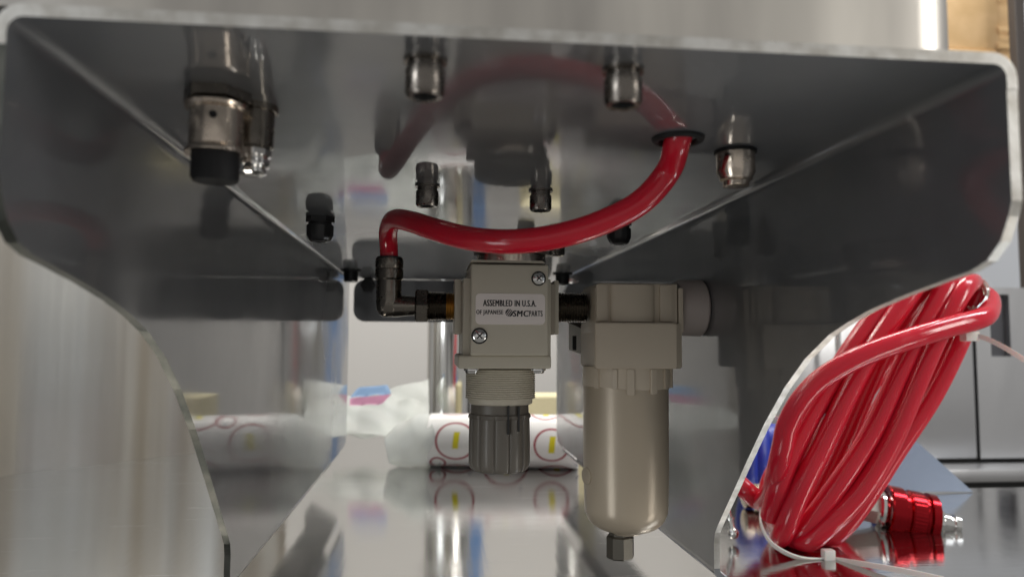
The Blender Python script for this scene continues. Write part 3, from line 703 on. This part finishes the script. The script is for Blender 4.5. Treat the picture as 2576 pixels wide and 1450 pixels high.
# blue tube coil behind
cb = at(1905, 1180, .80)
rt = thing('blue_tube_coil', (cb.x, .80, 0), 'dark blue plastic tube coil standing behind the red one, beside the bracket', 'tube coil')
for j in range(4):
    rad = .024 if j < 3 else .019; c = Vector((cb.x-.010+.016*j, .80+.004*j, rad+.0135))
    ux = Vector((.5, .866, 0)).normalized()
    bm = nb(); tube(bm, [c + ux*(rad*cos(2*pi*k/40)) + Vector((0, 0, 1))*(rad*sin(2*pi*k/40)) for k in range(40)], .0125, 16, True); link('loop', bm, m_blue, rt, 60)
a = at(1952, 1075, .74); bm = nb(); sweep(bm, cat([at(1925, 1050, .74), at(1950, 1046, .74), at(1970, 1075, .74), at(1975, 1130, .74), at(1965, 1190, .74)], 6), [(-.007, -.0006), (.007, -.0006), (.007, .0006), (-.007, .0006)], up=(0, 1, 0)); link('paper_band', bm, m_tie, rt, 40)
# nickel fitting left behind the coil
a = Vector((at(1878, 1290, .72).x, .72, .0125)); 
bm = nb(); lathe(bm, a, (1, -.12, 0), [(-.004, .0085), (-.002, .0118), (.006, .0120), (.0065, .0105), (.009, .0105), (.0095, .0122), (.02, .0122), (.022, .009), (.04, .009)], 40)
tag(link('hose_fitting', bm, m_nick, None, 35, loc=tuple(a)), 'short nickel hose fitting lying between bracket and red coil', 'pipe fitting')
# ball pins
def pin(top, ballp, r, label):
    rt = thing('ball_pin', tuple(ballp), label, 'pin')
    bm = nb(); d = Vector(top)-Vector(ballp); L = d.length
    lathe(bm, ballp, d, [(r*.5, r*.55), (L*.45, r*.5), (L*.46, r*.75), (L*.55, r*.78), (L*.56, r*.5), (L, r*.45)], 24); link('shank', bm, m_chrome, rt, 40)
    bm = nb(); lathe(bm, Vector(ballp), d, [(-r, 0)] + [(-r*cos(radians(k*15)), r*sin(radians(k*15))) for k in range(1, 12)] + [(r, 0)], 28); link('ball', bm, m_chrome, rt, 60)
q = at(1845, 1340, .60); pin(at(1828, 1268, .605), q, .0046, 'small ball-headed steel pin hanging just outside the right bracket panel')
q = at(2030, 1447, .54); pin(at(2006, 1448, .535), q, .0050, 'small ball-headed steel pin lying under the red coil')
# coupler
P1 = at(2150, 1268, .648); P2 = at(2412, 1322, .626); P1.z += .0; ax = (P2-P1); L = ax.length
rt = thing('quick_coupler', tuple(Vector(((P1.x+P2.x)/2, (P1.y+P2.y)/2, 0))), 'red anodised quick coupler with silver plug, lying at the foot of the red coil', 'coupler')
bm = nb(); lathe(bm, P1, ax, [(-.02, .0125), (L*.20, .0135), (L*.22, .0125)], 6); link('hex_end', bm, mat('pale nickel', (.72, .70, .64), .3, .8), rt)
bm = nb(); lathe(bm, P1, ax, [(L*.20, .0150), (L*.22, .0172), (L*.25, .0172), (L*.26, .0140), (L*.33, .0140)], 48); link('steel_ring', bm, m_chrome, rt, 35)
bm = nb(); lathe(bm, P1, ax, [(L*.34, .0135), (L*.30, .0150), (L*.285, .0185), (L*.285, .0222), (L*.30, .0235), (L*.42, .0235), (L*.435, .0205), (L*.47, .0205), (L*.485, .0222), (L*.62, .0222), (L*.635, .0200), (L*.66, .0200), (L*.67, .0232), (L*.74, .0232), (L*.76, .0190), (L*.75, .012)], 72)
o = link('sleeve', bm, m_anod, rt, 35)
bm = nb(); lathe(bm, P1, ax, [(L*.495, .0225), (L*.608, .0225)], 90, lambda th, t: 1+.012*(int(th/(2*pi)*90) % 2)); link('knurl', bm, m_anod, rt)
bm = nb(); lathe(bm, P1, ax, [(L*.75, .0125), (L*.82, .0125), (L*.83, .011)], 6); link('plug_hex', bm, m_chrome, rt)
bm = nb(); lathe(bm, P1, ax, [(L*.83, .0088), (L*.90, .0088), (L*.905, .0068), (L*.935, .0068), (L*.94, .0092), (L*.99, .0092), (L*1.0, .0075), (L*1.0, 0)], 40); link('plug_tip', bm, m_chrome, rt, 35)
# cable ties
strap = [(-.0006, -.0019), (.0006, -.0019), (.0006, .0019), (-.0006, .0019)]
rt = thing('cable_tie', tuple(c6(830, 1345, .555)), 'white nylon cable tie round the foot of the red coil, tail along the table', 'cable tie')
bm = nb(); sweep(bm, cat([c6(475, 1110, .60), c6(480, 1180, .58), c6(520, 1265, .562), c6(590, 1320, .552), c6(680, 1355, .548), c6(770, 1362, .548), c6(815, 1352, .548)], 8), strap); link('strap', bm, m_tie, rt, 40)
c = c6(818, 1345, .548); bm = nb(); box(bm, c-Vector((.0044, .0035, .005)), c+Vector((.0044, .0035, .0052)), .0012, 2); link('head', bm, m_tie, rt, 40)
bm = nb(); sweep(bm, cat([c6(850, 1362, .548), c6(1000, 1385, .525), c6(1200, 1420, .50), c6(1400, 1462, .48)], 8), strap); link('tail', bm, m_tie, rt, 40)
rt = thing('cable_tie', tuple(c6(1530, 250, .555)), 'white nylon cable tie at the top of the red coil, tail curving to the right', 'cable tie')
c = c6(1530, 240, .553); bm = nb(); box(bm, c-Vector((.006, .004, .004)), c+Vector((.006, .004, .004)), .001, 2); link('head', bm, m_tie, rt, 40)
bm = nb(); sweep(bm, cat([c6(1545, 232, .552), c6(1620, 255, .545), c6(1710, 300, .535), c6(1830, 375, .52)], 8), strap); link('tail', bm, m_tie, rt, 40)
for dx in (0, 22):
    bm = nb(); sweep(bm, cat([c6(1575+dx, -30, .585), c6(1612+dx*.4, 10, .575), c6(1605+dx*.4, 60, .568), c6(1560+dx, 110, .56), c6(1530+dx, 100, .565)], 8), [(-.0009, -.003), (.0009, -.003), (.0009, .003), (-.0009, .003)]); link('strap_loop', bm, m_clear, rt, 40)

S.render.engine = 'CYCLES'
S.cycles.max_bounces = 12; S.cycles.glossy_bounces = 8
